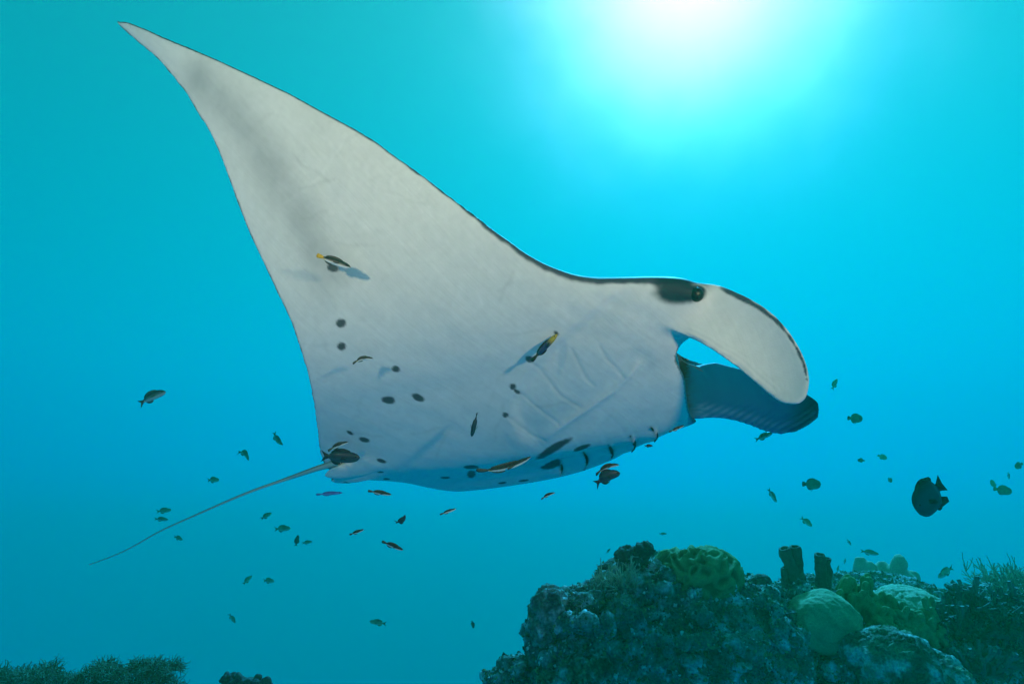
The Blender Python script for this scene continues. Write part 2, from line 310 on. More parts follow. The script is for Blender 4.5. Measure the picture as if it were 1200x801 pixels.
    coral('finger_coral', V, Fc, (.14, .20, .085), 'lower patch of yellow-green finger coral beside the dark bush coral', .2)
    C_ = [(1020, 684), (1030, 674), (1013, 672), (1040, 680), (1046, 668), (1052, 676), (1060, 684), (1068, 688), (1048, 690), (1030, 690), (1062, 694)]
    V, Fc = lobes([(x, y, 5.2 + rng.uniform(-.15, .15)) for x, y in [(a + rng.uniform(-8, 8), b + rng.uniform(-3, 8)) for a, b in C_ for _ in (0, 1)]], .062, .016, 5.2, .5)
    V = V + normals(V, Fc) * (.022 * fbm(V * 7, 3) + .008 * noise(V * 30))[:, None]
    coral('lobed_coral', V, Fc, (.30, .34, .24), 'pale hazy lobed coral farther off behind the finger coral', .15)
    V, Fc, N, C = rough_rock([lump(1070, 712, 3.75, 34, 20, .25), lump(1050, 715, 3.85, 30, 18, .2)], .01, .010, 18, [(.25, .3, .2), (.33, .37, .26)], 20, 2, 3.)
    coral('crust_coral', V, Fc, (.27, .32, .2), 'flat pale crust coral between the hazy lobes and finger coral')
    # crusted boulder, lower right
    V, Fc, N, C = rough_rock([lump(1045, 775, 3.05, 46, 34, .2), lump(1080, 800, 3.05, 52, 36, .2), lump(1010, 765, 3.1, 24, 20, .12)], .0085, .022, 9, [(.07, .085, .06), (.05, .06, .05), (.52, .6, .55), (.16, .22, .13)], 9, 2, 21.)
    base = Vector((*V.mean(0)[:2], V[:, 2].min())); tag(mesh_obj('crusted_boulder', V, Fc, reef_mat, cols=C, loc=base), 'sloping white-crusted boulder at the bottom right of the reef', 'rock')
    # bush corals on the right
    for k, (px, py, d, s, ln, label) in enumerate([(1118, 742, 3.40, 24, .17, 'dark stubby bush coral touching the lower finger coral'), (1152, 728, 3.45, 34, .23, 'big dark bush coral with blunt branches at the right'),
                                                   (1190, 748, 3.35, 30, .22, 'dark bush coral cut off by the right edge of the picture'), (1150, 790, 3.2, 26, .18, 'low dark bush coral right of the white-crusted boulder')]):
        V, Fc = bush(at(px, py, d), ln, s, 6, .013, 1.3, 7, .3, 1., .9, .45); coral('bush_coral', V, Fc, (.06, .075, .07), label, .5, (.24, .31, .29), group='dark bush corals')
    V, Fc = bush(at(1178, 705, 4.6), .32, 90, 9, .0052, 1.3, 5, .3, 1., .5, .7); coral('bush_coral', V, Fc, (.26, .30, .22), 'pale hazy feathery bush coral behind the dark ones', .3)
    V, Fc = bush(at(1198, 715, 4.1), .26, 60, 5, .006, 1.2, 5, .4); coral('bush_coral', V, Fc, (.16, .2, .15), 'dim feathery bush coral at the right picture edge', .3)
    # growth in the lower left corner
    def fuzz(spots, n, ln, rad):                    # cushions of fine drooping twigs
        ps = []
        for (px, py, d, rr) in spots:
            c = np.array(at(px, py, d))
            for k in range(n):
                v = rng.normal(size=3); v[2] = abs(v[2]) * .9 - .15; v /= np.linalg.norm(v); P, _ = stem_path(c + v * rr * rng.uniform(.35, .95), v + rng.normal(0, .35, 3), ln * rng.uniform(.5, 1.2), 4, .9, -.2); ps.append(tube(P, np.linspace(rad, rad * .45, len(P)), 4))
        return merge(ps)
    for (x0, x1, top, label) in [(34, 112, 779, 'left feathery soft coral in the bottom left corner'), (116, 204, 774, 'right feathery soft coral in the bottom left corner'), (-40, 26, 783, 'feathery soft coral cut off by the left picture edge')]:
        sp = [(rng.uniform(x0, x1), top + 8 + 34 * rng.random() ** 1.3, 3.25 + rng.uniform(-.12, .12), rng.uniform(.02, .055)) for k in range(22)]
        V, Fc = fuzz(sp, 120, .06, .0027); coral('soft_coral', V, Fc, (.07, .11, .075), label, .5, (.12, .19, .12), group='feathery soft corals')
    ps = [lump(285 + rng.uniform(-24, 32), 799 + rng.uniform(-9, 8) + abs(k % 5 - 2) * 2, 3.3 + rng.uniform(-.05, .05), rng.uniform(2.5, 5.5), rng.uniform(2.5, 5.5), .02) for k in range(70)] + [lump(290, 815, 3.32, 34, 18, .12)]
    V, Fc = remesh(ps, .005); V = relax(V, Fc, 3); V = V + .004 * noise(V * 50)[:, None] * normals(V, Fc); coral('cluster_coral', V, Fc, (.04, .05, .05), 'dark knobbly coral head right of the soft corals', .3)
build_corals()
def build_growth():                                # crumbs, nubs and turf that nobody could count
    pc = proj(w2c(reef_V)); ok = (pc[:, 1] < 860) & (pc[:, 1] > 600) & ((-(reef_N * reef_V).sum(1)) > -.3 * np.linalg.norm(reef_V, axis=1))
    ids = np.where(ok)[0]; ids = rng.choice(ids, min(len(ids), 24000), replace=False); n = len(ids)
    o6 = np.array([(1, 0, 0), (0, 1, 0), (-1, 0, 0), (0, -1, 0), (0, 0, 1), (0, 0, -.6)], float); f6 = np.array([(0, 1, 4), (1, 2, 4), (2, 3, 4), (3, 0, 4), (1, 0, 5), (2, 1, 5), (3, 2, 5), (0, 3, 5)])
    s = .004 + .013 * rng.random(n) ** 2; N = reef_N[ids] + rng.normal(0, .35, (n, 3)) + UP * .6; N /= np.linalg.norm(N, axis=1)[:, None]
    T = np.cross(N, rng.normal(size=(n, 3))); T /= np.linalg.norm(T, axis=1)[:, None]; B = np.cross(N, T)
    a, b, h = s * rng.uniform(.5, 1.2, n), s * rng.uniform(.3, 1.2, n), s * rng.uniform(.4, 1.15, n)
    V = reef_V[ids][:, None] + o6[None, :, :1] * (T * a[:, None])[:, None] + o6[None, :, 1:2] * (B * b[:, None])[:, None] + o6[None, :, 2:] * (N * h[:, None])[:, None]
    Fc = (np.arange(n)[:, None, None] * 6 + f6[None]).reshape(-1, 3)
    patch = fbm(reef_V[ids] * 7 + 50, 3); cols = np.array([(.06, .08, .06), (.12, .17, .09), (.2, .25, .11), (.52, .6, .54), (.08, .12, .13)])
    pick = np.clip((patch * 4 + 2 + rng.normal(0, .9, n)).astype(int), 0, 4); C = np.repeat(cols[pick] * rng.uniform(.6, 1.3, (n, 1)), 6, 0)
    tag(mesh_obj('encrusting_growth', V.reshape(-1, 3), Fc, coral_mat, smooth=False, cols=C), 'small crusty growth covering the reef rock', 'coral growth', kind='stuff')
build_growth()
# ---------------------------------------------------------------- manta ray
LE = [(134,24.5),(150,25),(172,34),(201,47),(219,54),(250,67),(280,81),(300,90),(340,109),(380,131),(400,142),(420,153),(440,165),(460,180),(480,194),(500,208),(520,224),(540,239),(560,254),(580,270),(600,284),(620,299),(640,310),(660,318),(680,324),(700,327),(720,327),(745,326),(765,327),(790,326.5),(812,328)]
FR = [(822,338),(818,362),(806,388),(808,410),(812,440),(817,470),(822,490)]
TE = [(139.5,31),(156,46),(169.5,57),(184.5,70),(193.5,80),(204,93),(216,107.5),(229.5,130),(245,155),(258,183),(264,200),(276,232),(290,270),(306,304),(323,340),(341,378),(352,412),(360,438),(367,474),(370,500),(371.5,505.5),(372.7,520),(374.5,531),(377,538.5),(381,546),(388,575),(392,620)]
def build_manta():
    poly = np.array(LE + FR + [(823, 640)] + TE[::-1])
    tail = np.array((-.78, -.536, 2.6)); mouth = np.array((.647, -.134, 2.15))
    A = mouth - tail; A /= np.linalg.norm(A)
    L = np.array((0, .66, -.75)); L -= A * (L @ A); L /= np.linalg.norm(L)
    D = np.cross(A, L); O = (tail + mouth) / 2
    def inside(p):
        x, y = p[..., 0], p[..., 1]; c = np.zeros(x.shape, bool); j = len(poly) - 1
        for i in range(len(poly)):
            (xi, yi), (xj, yj) = poly[i], poly[j]
            if yi != yj: c ^= ((yi > y) != (yj > y)) & (x < (xj - xi) * (y - yi) / (yj - yi) + xi)
            j = i
        return c
    phm = math.radians(44); n = 401; s = np.linspace(0, 2.4, n); u = smoothstep(.25, .9, s); ph = phm * u; ds = s[1]
    lat = np.concatenate([[0], np.cumsum(np.cos((ph[1:] + ph[:-1]) / 2)) * ds]); dor = np.concatenate([[0], np.cumsum(np.sin((ph[1:] + ph[:-1]) / 2)) * ds])
    t = np.linspace(-1.6, 1.2, 1601)
    P = (O + lat[:, None] * L + dor[:, None] * D)[:, None] + t[None, :, None] * A
    ins = inside(proj(P)); last = np.where(ins.any(1))[0].max(); S = s[last]
    t0 = np.array([t[ins[k]].min() for k in range(last + 1)]); t1 = np.array([t[ins[k]].max() for k in range(last + 1)]); ss = s[:last + 1]
    # sections from the left wing tip to the right one
    q = np.linspace(-1, 1, 361); sg = np.sign(q) * S * (1 - (1 - np.abs(q)) ** 1.25) * .999
    a = np.abs(sg); LEt = np.interp(a, ss, t1); TEt = np.interp(a, ss, t0)
    LEt = np.where(sg < 0, LEt - (.10 * smoothstep(.0, .34, a) + .10 * smoothstep(.28, .5, a)) * (1 - smoothstep(.5, .8, a)), LEt)
    LEt = LEt + .05 * (1 - smoothstep(.15, .34, a))
    LEt = np.convolve(np.pad(LEt, 2, 'edge'), np.array([1, 2, 3, 2, 1]) / 9, 'valid'); TEt = np.convolve(np.pad(TEt, 2, 'edge'), np.array([1, 2, 3, 2, 1]) / 9, 'valid')
    la = np.interp(a, s, lat) * np.sign(sg); do = np.interp(a, s, dor) + np.where(sg < 0, .06 * smoothstep(.06, .38, a), 0); phi = np.interp(a, s, ph) * np.sign(sg)
    Nn = -np.sin(phi)[:, None] * L + np.cos(phi)[:, None] * D
    m = 70; v = (1 - np.cos(np.linspace(0, math.pi, m))) / 2
    head = 1 - smoothstep(.36, .5, a)                             # blunt front in the head
    bulk = np.exp(-(a / .42) ** 2.2)
    rows = []
    for k in range(len(sg)):
        c = LEt[k] - TEt[k]; ee = .5 - .28 * head[k]
        pf = v ** ee * (1 - v) ** .85; pf = pf / (ee / (ee + .85)) ** ee / (.85 / (ee + .85)) ** .85
        Tb = .105 * bulk[k] * (1 - (.75 * smoothstep(.0, .42, a[k]) * (1 - smoothstep(.5, .75, a[k])) if sg[k] < 0 else 0)) + .03 * (1 - a[k] / S) + .005; Td = .20 * bulk[k] + .045 * (1 - a[k] / S) + .006
        e = .004 * np.minimum(1, c / .05)
        base = (O + la[k] * L + do[k] * D) + (LEt[k] - v * c)[:, None] * A
        if sg[k] < 0: base = base + (.06 * smoothstep(.1, .4, a[k]) * smoothstep(.0, .75, LEt[k] - v * c))[:, None] * D
        bel = base - (Tb * pf + e)[:, None] * Nn[k]; dr = base + (Td * pf + e)[:, None] * Nn[k]
        rows.append(np.concatenate([bel, dr[::-1]]))
    G = np.array(rows); nn, mm = G.shape[:2]
    Fc = grid_faces(nn, mm, True).tolist() + [list(range(mm))[::-1], list(range((nn - 1) * mm, nn * mm))]
    parts = [(G.reshape(-1, 3), Fc)]
    def cam_pt(p, d): return np.array(((p[0] - CX) / F * d, -(p[1] - CY) / F * d, d))
    def fin(pairs, d0, d1, curl, thick, tilt, nu=48, nw=16):
        pr = np.array([(*u_, *l_) for u_, l_ in pairs], float)
        ax = pr[:, :2] - pr[:, 2:]; ax /= np.linalg.norm(ax, axis=1)[:, None]; pr[:, :2] += 4 * ax; pr[:, 2:] -= 4 * ax     # the skin is relaxed later and draws in a little
        fw = pr[-1] - pr[-3]; fw = (fw[:2] + fw[2:]) / 2; fw = fw / np.linalg.norm(fw) * 4; pr[-1] += np.tile(fw, 2); pr[-2] += np.tile(fw, 2) * .6
        pr = resample(pr, nu)
        for _ in range(3): pr[1:-1] = (pr[:-2] + 2 * pr[1:-1] + pr[2:]) / 4
        rows = []; uu = np.linspace(0, 1, nu)
        for k in range(nu):
            U, Lw = pr[k, :2], pr[k, 2:]
            w = np.linspace(0, 1, nw); wd = min(1, np.linalg.norm(U - Lw) / 45)
            d = d0 + (d1 - d0) * uu[k] + wd * (tilt * (1 - uu[k] ** 3) * (w - .5) + curl * (4 * (w - .5) ** 2 - 1) * (.3 + .7 * uu[k]) * (1 - uu[k] ** 3))
            px = U + (Lw - U) * w[:, None]
            fr = np.array([cam_pt(px[i], d[i]) for i in range(nw)])
            th = wd ** .5 * thick * (1.1 - .55 * uu[k]) * np.clip(4 * w * (1 - w), 0, 1) ** .4 + .008
            dirv = fr / np.linalg.norm(fr, axis=1)[:, None]
            rows.append(np.concatenate([fr, (fr + dirv * th[:, None] * 2)[::-1]]))
        G = np.array(rows); a_, b_ = G.shape[:2]
        return G.reshape(-1, 3), grid_faces(a_, b_, True).tolist() + [list(range(b_))[::-1], list(range((a_ - 1) * b_, a_ * b_))]
    near = [((795,341),(776,372)),((808,336),(787,384)),((822,333),(800,391)),((840,334),(812,394.5)),((858,343),(832,404)),((876,352),(852,417)),((894,363),(870,430)),((910,376),(885,443)),((924,393),(898,455)),((935,410),(908,463)),((942,426),(915,467.5)),((946,442),(921,470)),((946,453),(927,471)),((943,461),(933,470)),((940,465.5),(937,468))]
    parts.append(fin(near, 1.855, 1.66, -.03, .034, -.03))
    far = [((776,405),(786,488)),((796,412),(806,487.5)),((812,419),(822,486.5)),((830,425.5),(840,485.5)),((853,432),(860,488.5)),((875,438),(879,494)),((895,445),(895,501)),((912,451),(908,504)),((926,456),(921,504.5)),((938,462),(934,501)),((948,467),(945,494.5)),((953,472),(951,490)),((955.5,476),(955.5,484))]
    parts.append(fin(far, 2.40, 2.2, .05, .024, -.10))
    for sg_, px, d in ((1, (418, 549), 2.50), (-1, (424, 555), 2.58)):           # pelvic lobes beside the tail
        M = np.stack([A, L, D]); parts.append(ellipsoid(cam_pt(px, d), (.16, .055, .016), M))
    V, Fc = remesh(parts, .0062)
    V = relax(V, Fc, 6, .5)
    pp = proj(V); l_ = (V - O) @ L
    wgt = .5 * np.exp(-(((pp - (822, 362)) / (34, 40)) ** 2).sum(1)) * (l_ > .1); V = relax(V, Fc, 120, wgt)
    l_ = (V - O) @ L; t_ = (V - O) @ A; fc_ = -(normals(V, Fc) * V).sum(1)
    V = relax(V, Fc, 220, .5 * np.exp(-((l_ + .12) / .26) ** 2) * (fc_ > 0) * smoothstep(.62, .4, t_) * smoothstep(-.68, -.5, t_))     # even out the belly
    # mouth: the blunt front is hollowed between the two head fins
    rel = V - O; l = rel @ L; tt = rel @ A; dd = rel @ D
    N = normals(V, Fc)
    edge = np.interp(np.abs(l), sg[sg > 0], LEt[sg > 0])
    hol = smoothstep(.1, .55, N @ A) * (1 - smoothstep(.24, .33, np.abs(l))) * smoothstep(edge - .12, edge - .03, tt) * (proj(V)[:, 0] < 836)
    V = V - A * (hol * .09)[:, None]
    V = relax(V, Fc, 3, .5); N = normals(V, Fc)
    return V, Fc, N, dict(O=O, A=A, L=L, D=D, S=S, ss=ss, t0=t0, t1=t1, cam_pt=cam_pt)

BRANCH = [(752,341),(730,345),(715,352),(695,370),(665,395),(648,410),(620,442),(605,468),(603,490),(615,512),(640,520)]
GILLS = [[(594,486),(600,492),(610,502),(622,511),(640,517)], [(603,456),(612,466),(625,476),(645,490),(655,497)], [(624,426),(640,445),(657,464),(670,472),(680,478)],
         [(670,412),(680,430),(687,443),(696,452)], [(703,406),(712,421),(722,431),(731,442)]]
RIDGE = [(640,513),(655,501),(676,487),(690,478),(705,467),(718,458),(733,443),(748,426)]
SLITS = [[(763,501),(768,506),(769.5,512),(767,518)], [(739,511),(743.5,518),(743,525),(740,530)], [(713,521),(717,528),(717,534),(713,540)],
         [(684,530),(688,537),(687,543),(681,551)], [(656,542),(658,548),(658,554)]]
SPOTS = [(399.5,378,6.2,5,0),(400.3,405.5,4.8,4.4,0),(463.5,432.5,5.2,4,15),(454.5,468.5,7.6,4.2,5),(489.8,465,7,3.8,25),(410,507,4,1.8,30),(427,515,6,2.7,18),(447,540,6.3,2.2,18),
         (391,314,6,4.6,20),(552.5,555,5,4.2,0),(552,547,9,2,0),(446,553,3.5,1,0),(453,561,3.6,1,0),(592,486,3.4,3.2,0),(601,453,4,3.6,0),(606,460,5,1.8,45),(621,421,5,4,20),
         (648,526,22,4.2,-31),(646,543,13.5,3.4,-24),(681.5,524.3,10,2.4,-20),(588,565.5,5,1.2,-8),(613,563,6,1.2,-8),(652,391,3.2,2.4,30),(522,559,6,1.2,0)]
def make_manta():
    V, Fc, N, I = build_manta()
    O, A, L, D = I['O'], I['A'], I['L'], I['D']
    def features(V, N):
        l = (V - O) @ L; pp = proj(V); face = -(N * V).sum(1) / np.linalg.norm(V, axis=1)      # > 0: this skin faces the photographer
        return l, pp, face
    l, pp, face = features(V, N); vis = smoothstep(.02, .2, face)
    x, y = pp[:, 0], pp[:, 1]; t = (V - O) @ A
    # ---- relief
    h = np.zeros(len(V))
    dB = dist_poly(pp, BRANCH)
    bp = np.array(BRANCH); inb = np.zeros(len(V), bool); j = len(bp) - 1
    for i in range(len(bp)):
        (xi, yi), (xj, yj) = bp[i], bp[j]
        inb ^= ((yi > y) != (yj > y)) & (x < (xj - xi) * (y - yi) / (yj - yi + 1e-9) + xi); j = i
    sgn = np.where(inb, 1, -1)
    h -= .014 * smoothstep(-8, 8, sgn * dB) * smoothstep(50, 8, dB * (sgn > 0)) * (1 - np.exp(-(dist_poly(pp, [BRANCH[-1], BRANCH[0]]) / 22) ** 2))
    for g in GILLS: dg = dist_poly(pp, g); h -= .0015 * np.exp(-(dg / 2.0) ** 2)
    dr = dist_poly(pp, RIDGE); h += .007 * np.exp(-(dr / 3.0) ** 2) * smoothstep(635, 655, x) * (1 - smoothstep(738, 752, x)); h -= .003 * np.exp(-((dr - 11) / 8) ** 2)
    # louvred gill flaps along the far side of the throat
    sx = np.array([657, 686, 716, 742, 768.]); sy = np.array([548, 541, 531, 521, 511.])
    cy = np.interp(x, sx, sy); band = np.exp(-((y - cy) / 9) ** 4) * (x > 626) * (x < 772)
    xx = x + (y - cy) * .1
    saw = np.zeros(len(V)); ed = np.concatenate([[626], sx])
    for a_, b_ in zip(ed[:-1], ed[1:]): k = (xx >= a_) & (xx < b_); saw[k] = ((xx[k] - a_) / (b_ - a_)) ** 1.5
    h += .016 * saw * band
    # fine skin folds at the edge of the head fins and along the wing
    nf = (x > 806) & (V[:, 2] < 1.98); dl = dist_poly(pp, [(802,391),(830,403),(856,420),(882,441),(905,460)])
    h += nf * .0016 * np.sin(dl * 1.1 + 4 * noise(V * 9)) * np.exp(-(dl / 9) ** 2)
    ff = (x > 806) & (V[:, 2] > 2.05) & (t > .7); df = dist_poly(pp, [(826,482),(860,489),(879,494),(908,504),(934,501),(952,489)])
    h += ff * .004 * np.sin((x * .5 + y * .75) * 1.05 + 2.5 * noise(V * 8)) * np.exp(-((df - 6) / 9) ** 2) * smoothstep(845, 870, x)
    h += .0012 * noise(V * 14) + .0035 * noise(V * 3.1)
    for k in range(3):                              # soft folds running from the shoulder into the throat
        a0 = np.array([(700 - 30 * k, 352 + 16 * k), (760 - 10 * k, 372 + 14 * k), (800, 384 + 6 * k)]); h -= .0016 * np.exp(-(dist_poly(pp, a0) / 9) ** 2)
    eb = np.exp(-(((x - 813) / 17) ** 2 + ((y - 345) / 11) ** 2)); h += .012 * eb * (l > .2)
    V = V + N * (h * vis)[:, None]
    # ---- pigment, with a few highlights painted in
    nearfin = (x > 795) & (V[:, 2] < 1.98); mir = (l < 0) & ~nearfin; Vm = V - 2 * np.where(mir, l, 0)[:, None] * L; Nm = N - 2 * np.where(mir, N @ L, 0)[:, None] * L
    fm = -(Nm * Vm).sum(1) / np.linalg.norm(Vm, axis=1); pm = proj(Vm)
    wob = 2.2 * noise(V * 22) + 1.3 * noise(V * 60)
    bel = np.array((.70, .70, .66)); drk = np.array((.018, .026, .034))
    C = np.tile(bel, (len(V), 1)) * (1 + .05 * fbm(V * 4, 3) + .04 * noise(V * 45))[:, None]
    smoke = np.exp(-(dist_poly(pm, [(232,92),(275,130),(305,175),(335,225),(368,285),(385,325)]) / 22) ** 2) * (.65 + .5 * fbm(V * 6, 3))
    for k in range(46):
        p0 = np.array((rng.uniform(200, 720), rng.uniform(90, 540))); a_ = rng.normal(2.3, .7); ln = rng.uniform(14, 60); q = p0 + np.linspace(0, 1, 4)[:, None] * ln * np.array((math.cos(a_), math.sin(a_))) + rng.normal(0, 2, (4, 2))
        near = (np.abs(x - p0[0]) < ln + 8) & (np.abs(y - p0[1]) < ln + 8) & (face > 0); w = np.exp(-(dist_poly(pp[near], q) / 1.7) ** 2) * rng.uniform(.04, .11); C[near] *= (1 - w * rng.choice((1, 1, -.6)))[:, None]
    C *= (1 - .05 * smoothstep(.1, .5, fbm(V * 2.2 + 3, 4)))[:, None]
    C *= (1 - np.clip(.50 * smoke, 0, .6)[:, None] * np.array((1, .96, .88)))
    def dark(w, col=drk): nonlocal C; w = np.clip(w, 0, 1)[:, None]; C = C * (1 - w) + np.asarray(col) * w
    dLE = dist_poly(pm, LE); wid = np.interp(pm[:, 0], [130, 300, 520, 600, 660, 720, 760, 815], [2.4, 2.4, 3.2, 6.5, 8, 6, 7, 9])
    rim = smoothstep(1.25, .55, (dLE + np.interp(pm[:, 0], [400, 560], [.15, .7]) * wob) / wid) * (pm[:, 0] < 830); dark(rim, (.06, .07, .10))
    dark(smoothstep(2.6, 1.2, dist_poly(pm, TE[:-2]) + .25 * wob) * .85, (.05, .06, .08))
    for (sx_, sy_, a_, b_, r_) in SPOTS:
        r = math.radians(r_); ux = (x - sx_) * math.cos(r) + (y - sy_) * math.sin(r); uy = -(x - sx_) * math.sin(r) + (y - sy_) * math.cos(r)
        dark(smoothstep(1.25, .8, np.sqrt((ux / a_) ** 2 + (uy / b_) ** 2) + .11 * wob) * .93, (.035, .04, .055))
    dark(.35 * np.exp(-(((x - 608) / 16) ** 2 + ((y - 541) / 6) ** 2)) + .0 * x, (.05, .07, .09))
    eye = smoothstep(1.2, .7, np.hypot((x - 799) / 33, (y - 341 + (x - 800) * .03) / np.where(y > 341, 15, 30)) + .05 * wob) * (l > .15); dark(eye, (.010, .03, .05))
    lid = np.exp(-((np.hypot((x - 815) / 15, (y - 345) / 11) - 1) / .16) ** 2) * smoothstep(812, 826, x + (345 - y) * .6) * (l > .15); C = C * (1 - .6 * lid[:, None]) + .6 * lid[:, None] * bel
    fr = dist_poly(pp, [(846,336),(858,343),(876,352),(894,363),(910,376),(924,393),(935,410),(942,426),(946,445)]); fw = np.interp(y, [336, 345, 375, 420, 445], [3, 4.6, 2.8, 1.5, .8])
    dark(smoothstep(1.2, .5, (fr + .6 * wob) / fw) * smoothstep(834, 852, x) * nearfin, (.05, .07, .10))
    wr = .5 * np.exp(-(dist_poly(pp, RIDGE) / 2.2) ** 2) * (face > 0) * smoothstep(640, 660, x) * (.5 + .5 * noise(V * 18)); C = C * (1 - wr[:, None]) + wr[:, None] * .8  # pale scar line and its highlight painted along the ridge
    for g in GILLS: dark(.10 * np.exp(-(dist_poly(pp, g) / 2.0) ** 2), (.1, .12, .13))
    for g in SLITS: dark(.5 * np.exp(-(dist_poly(pp, g) / 2.0) ** 2), (.03, .05, .06))
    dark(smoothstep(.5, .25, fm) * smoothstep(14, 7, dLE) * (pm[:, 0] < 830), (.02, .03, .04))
    dark(smoothstep(.12, -.12, fm + .03 * wob))                     # the back
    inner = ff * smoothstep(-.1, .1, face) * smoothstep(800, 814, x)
    dark(inner, np.array((.006, .19, .34)) * (1 - .75 * smoothstep(915, 950, x + .4 * (y - 480)))[:, None]); C += (inner * .16 * np.exp(-((df - 5) / 5) ** 2) * (.5 + .5 * np.sin((x * .5 + y * .75) * 1.05 + 2.5 * noise(V * 8))))[:, None]  # far fin: ambient blue and lit ridge crests painted into its colour
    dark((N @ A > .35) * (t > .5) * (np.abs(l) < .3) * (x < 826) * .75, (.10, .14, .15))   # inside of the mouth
    skin = material('manta_skin', rough=.6, spec=.22, grain=.03, gscale=55, bump=.2, bscale=150, bdist=.002)
    st = skin.node_tree; ca = st.nodes.new('ShaderNodeAttribute'); ca.attribute_name = 'span'; mp = st.nodes.new('ShaderNodeVectorMath'); mp.operation = 'MULTIPLY'; mp.inputs[1].default_value = (95, 7, 1)
    ns = st.nodes.new('ShaderNodeTexNoise'); ns.inputs['Scale'].default_value = 1; ns.inputs['Detail'].default_value = 4; ns.inputs['Distortion'].default_value = .6; st.links.new(ca.outputs['Vector'], mp.inputs[0]); st.links.new(mp.outputs[0], ns.inputs['Vector'])
    mp2 = st.nodes.new('ShaderNodeVectorMath'); mp2.operation = 'MULTIPLY'; mp2.inputs[1].default_value = (11, 13, 1); ns2 = st.nodes.new('ShaderNodeTexNoise'); ns2.inputs['Scale'].default_value = 1; ns2.inputs['Detail'].default_value = 9; ns2.inputs['Roughness'].default_value = .72
    st.links.new(ca.outputs['Vector'], mp2.inputs[0]); st.links.new(mp2.outputs[0], ns2.inputs['Vector'])
    bsdf = st.nodes['Principled BSDF']; old = bsdf.inputs['Base Color'].links[0].from_socket
    r1 = st.nodes.new('ShaderNodeMapRange'); r1.inputs[1].default_value = .3; r1.inputs[2].default_value = .7; r1.inputs[3].default_value = .96; r1.inputs[4].default_value = 1.02; st.links.new(ns.outputs['Fac'], r1.inputs[0])
    r2 = st.nodes.new('ShaderNodeMapRange'); r2.inputs[1].default_value = .35; r2.inputs[2].default_value = .62; r2.inputs[3].default_value = .965; r2.inputs[4].default_value = 1.02; st.links.new(ns2.outputs['Fac'], r2.inputs[0])
    mu = st.nodes.new('ShaderNodeMath'); mu.operation = 'MULTIPLY'; st.links.new(r1.outputs[0], mu.inputs[0]); st.links.new(r2.outputs[0], mu.inputs[1])
    sk_ = st.nodes.new('ShaderNodeVectorMath'); sk_.operation = 'SCALE'; st.links.new(old, sk_.inputs[0]); st.links.new(mu.outputs[0], sk_.inputs['Scale']); st.links.new(sk_.outputs[0], bsdf.inputs['Base Color'])
    bm_ = bsdf.inputs['Normal'].links[0].from_node; b2_ = st.nodes.new('ShaderNodeBump'); b2_.inputs['Strength'].default_value = .22; b2_.inputs['Distance'].default_value = .003; st.links.new(ns.outputs['Fac'], b2_.inputs['Height']); st.links.new(bm_.outputs[0], b2_.inputs['Normal']); st.links.new(b2_.outputs[0], bsdf.inputs['Normal'])
    base = Vector(c2w(O)); root = empty('manta_ray', base, 'giant manta ray gliding to the right, pale spotted belly turned to the viewer', 'manta ray')
    Wv = c2w(V)
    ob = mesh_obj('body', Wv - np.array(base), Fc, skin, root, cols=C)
    at_ = ob.data.attributes.new('span', 'FLOAT_VECTOR', 'POINT'); arc = np.hypot(l, .8 * ((V - O) @ D))
    at_.data.foreach_set('vector', np.stack([t * .8 + arc * .55, arc * .8 - t * .5, 0 * t], 1).ravel())
    fv = np.where(face > .1)[0]; pf = pp[fv]
    def depth_at(p): q = ((pf - p) ** 2).sum(1); return V[fv[np.argpartition(q, 12)[:12]], 2].min()
    slit_mat = material('gill_slit', rough=.8, attr=False, col=(.012, .018, .02))
    for g in SLITS:
        g = resample(np.array(g, float), 9); d = np.array([depth_at(p) for p in g]); d = np.interp(np.arange(9), [0, 4, 8], [d[0], np.median(d), d[-1]])
        P = np.array([c2w(I['cam_pt'](p, dd - .001)) for p, dd in zip(g, d)]); v, f = tube(P, .0078 * np.sin(np.linspace(.25, math.pi - .15, 9)), 6)
        mesh_obj('gill_slit', v - np.array(base), f, slit_mat, root)
    eye_mat = material('manta_eye', rough=.4, attr=False, col=(.006, .012, .016), spec=.3)
    P = c2w(I['cam_pt']((815, 345), depth_at((815, 345)) + .012)); v, f = ellipsoid(P, (.025, .022, .023)); mesh_obj('eye', v - np.array(base), f, eye_mat, root)
    Pl = V[np.argmin(((V - (O - .36 * L + .5 * A + .16 * D)) ** 2).sum(1))]; v, f = ellipsoid(c2w(Pl), (.022,) * 3); mesh_obj('eye', v - np.array(base), f, eye_mat, root)
    tp = [(400,540,2.50),(388,544,2.55),(375,547,2.60),(350,556,2.64),(325,564.5,2.68),(300,573,2.72),(275,583,2.76),(250,594,2.80),(225,605,2.84),(200,616,2.88),(182,624.5,2.92),(165,635,2.95),(145,646,2.98),(125,654,3.01),(105,661,3.04)]
    P = resample(np.array([I['cam_pt'](q[:2], q[2]) for q in tp]), 60); 
    for _ in range(6): P[1:-1] = (P[:-2] + 2 * P[1:-1] + P[2:]) / 4
    r = np.interp(np.linspace(0, 1, 60), [0, .08, .25, .6, 1], [.024, .013, .0062, .0038, .002])
    v, f = tube(P, r, 10); n_ = np.repeat(np.arange(60), 10); up = (v - P[n_])[:, 1] / r[n_]
    tc = np.where((up > .25)[:, None], np.array((.16, .22, .2)), np.array((.48, .55, .48)))
    mesh_obj('tail', c2w(v) - np.array(base), f, skin, root, cols=tc)
    return depth_at
depth_at = make_manta()
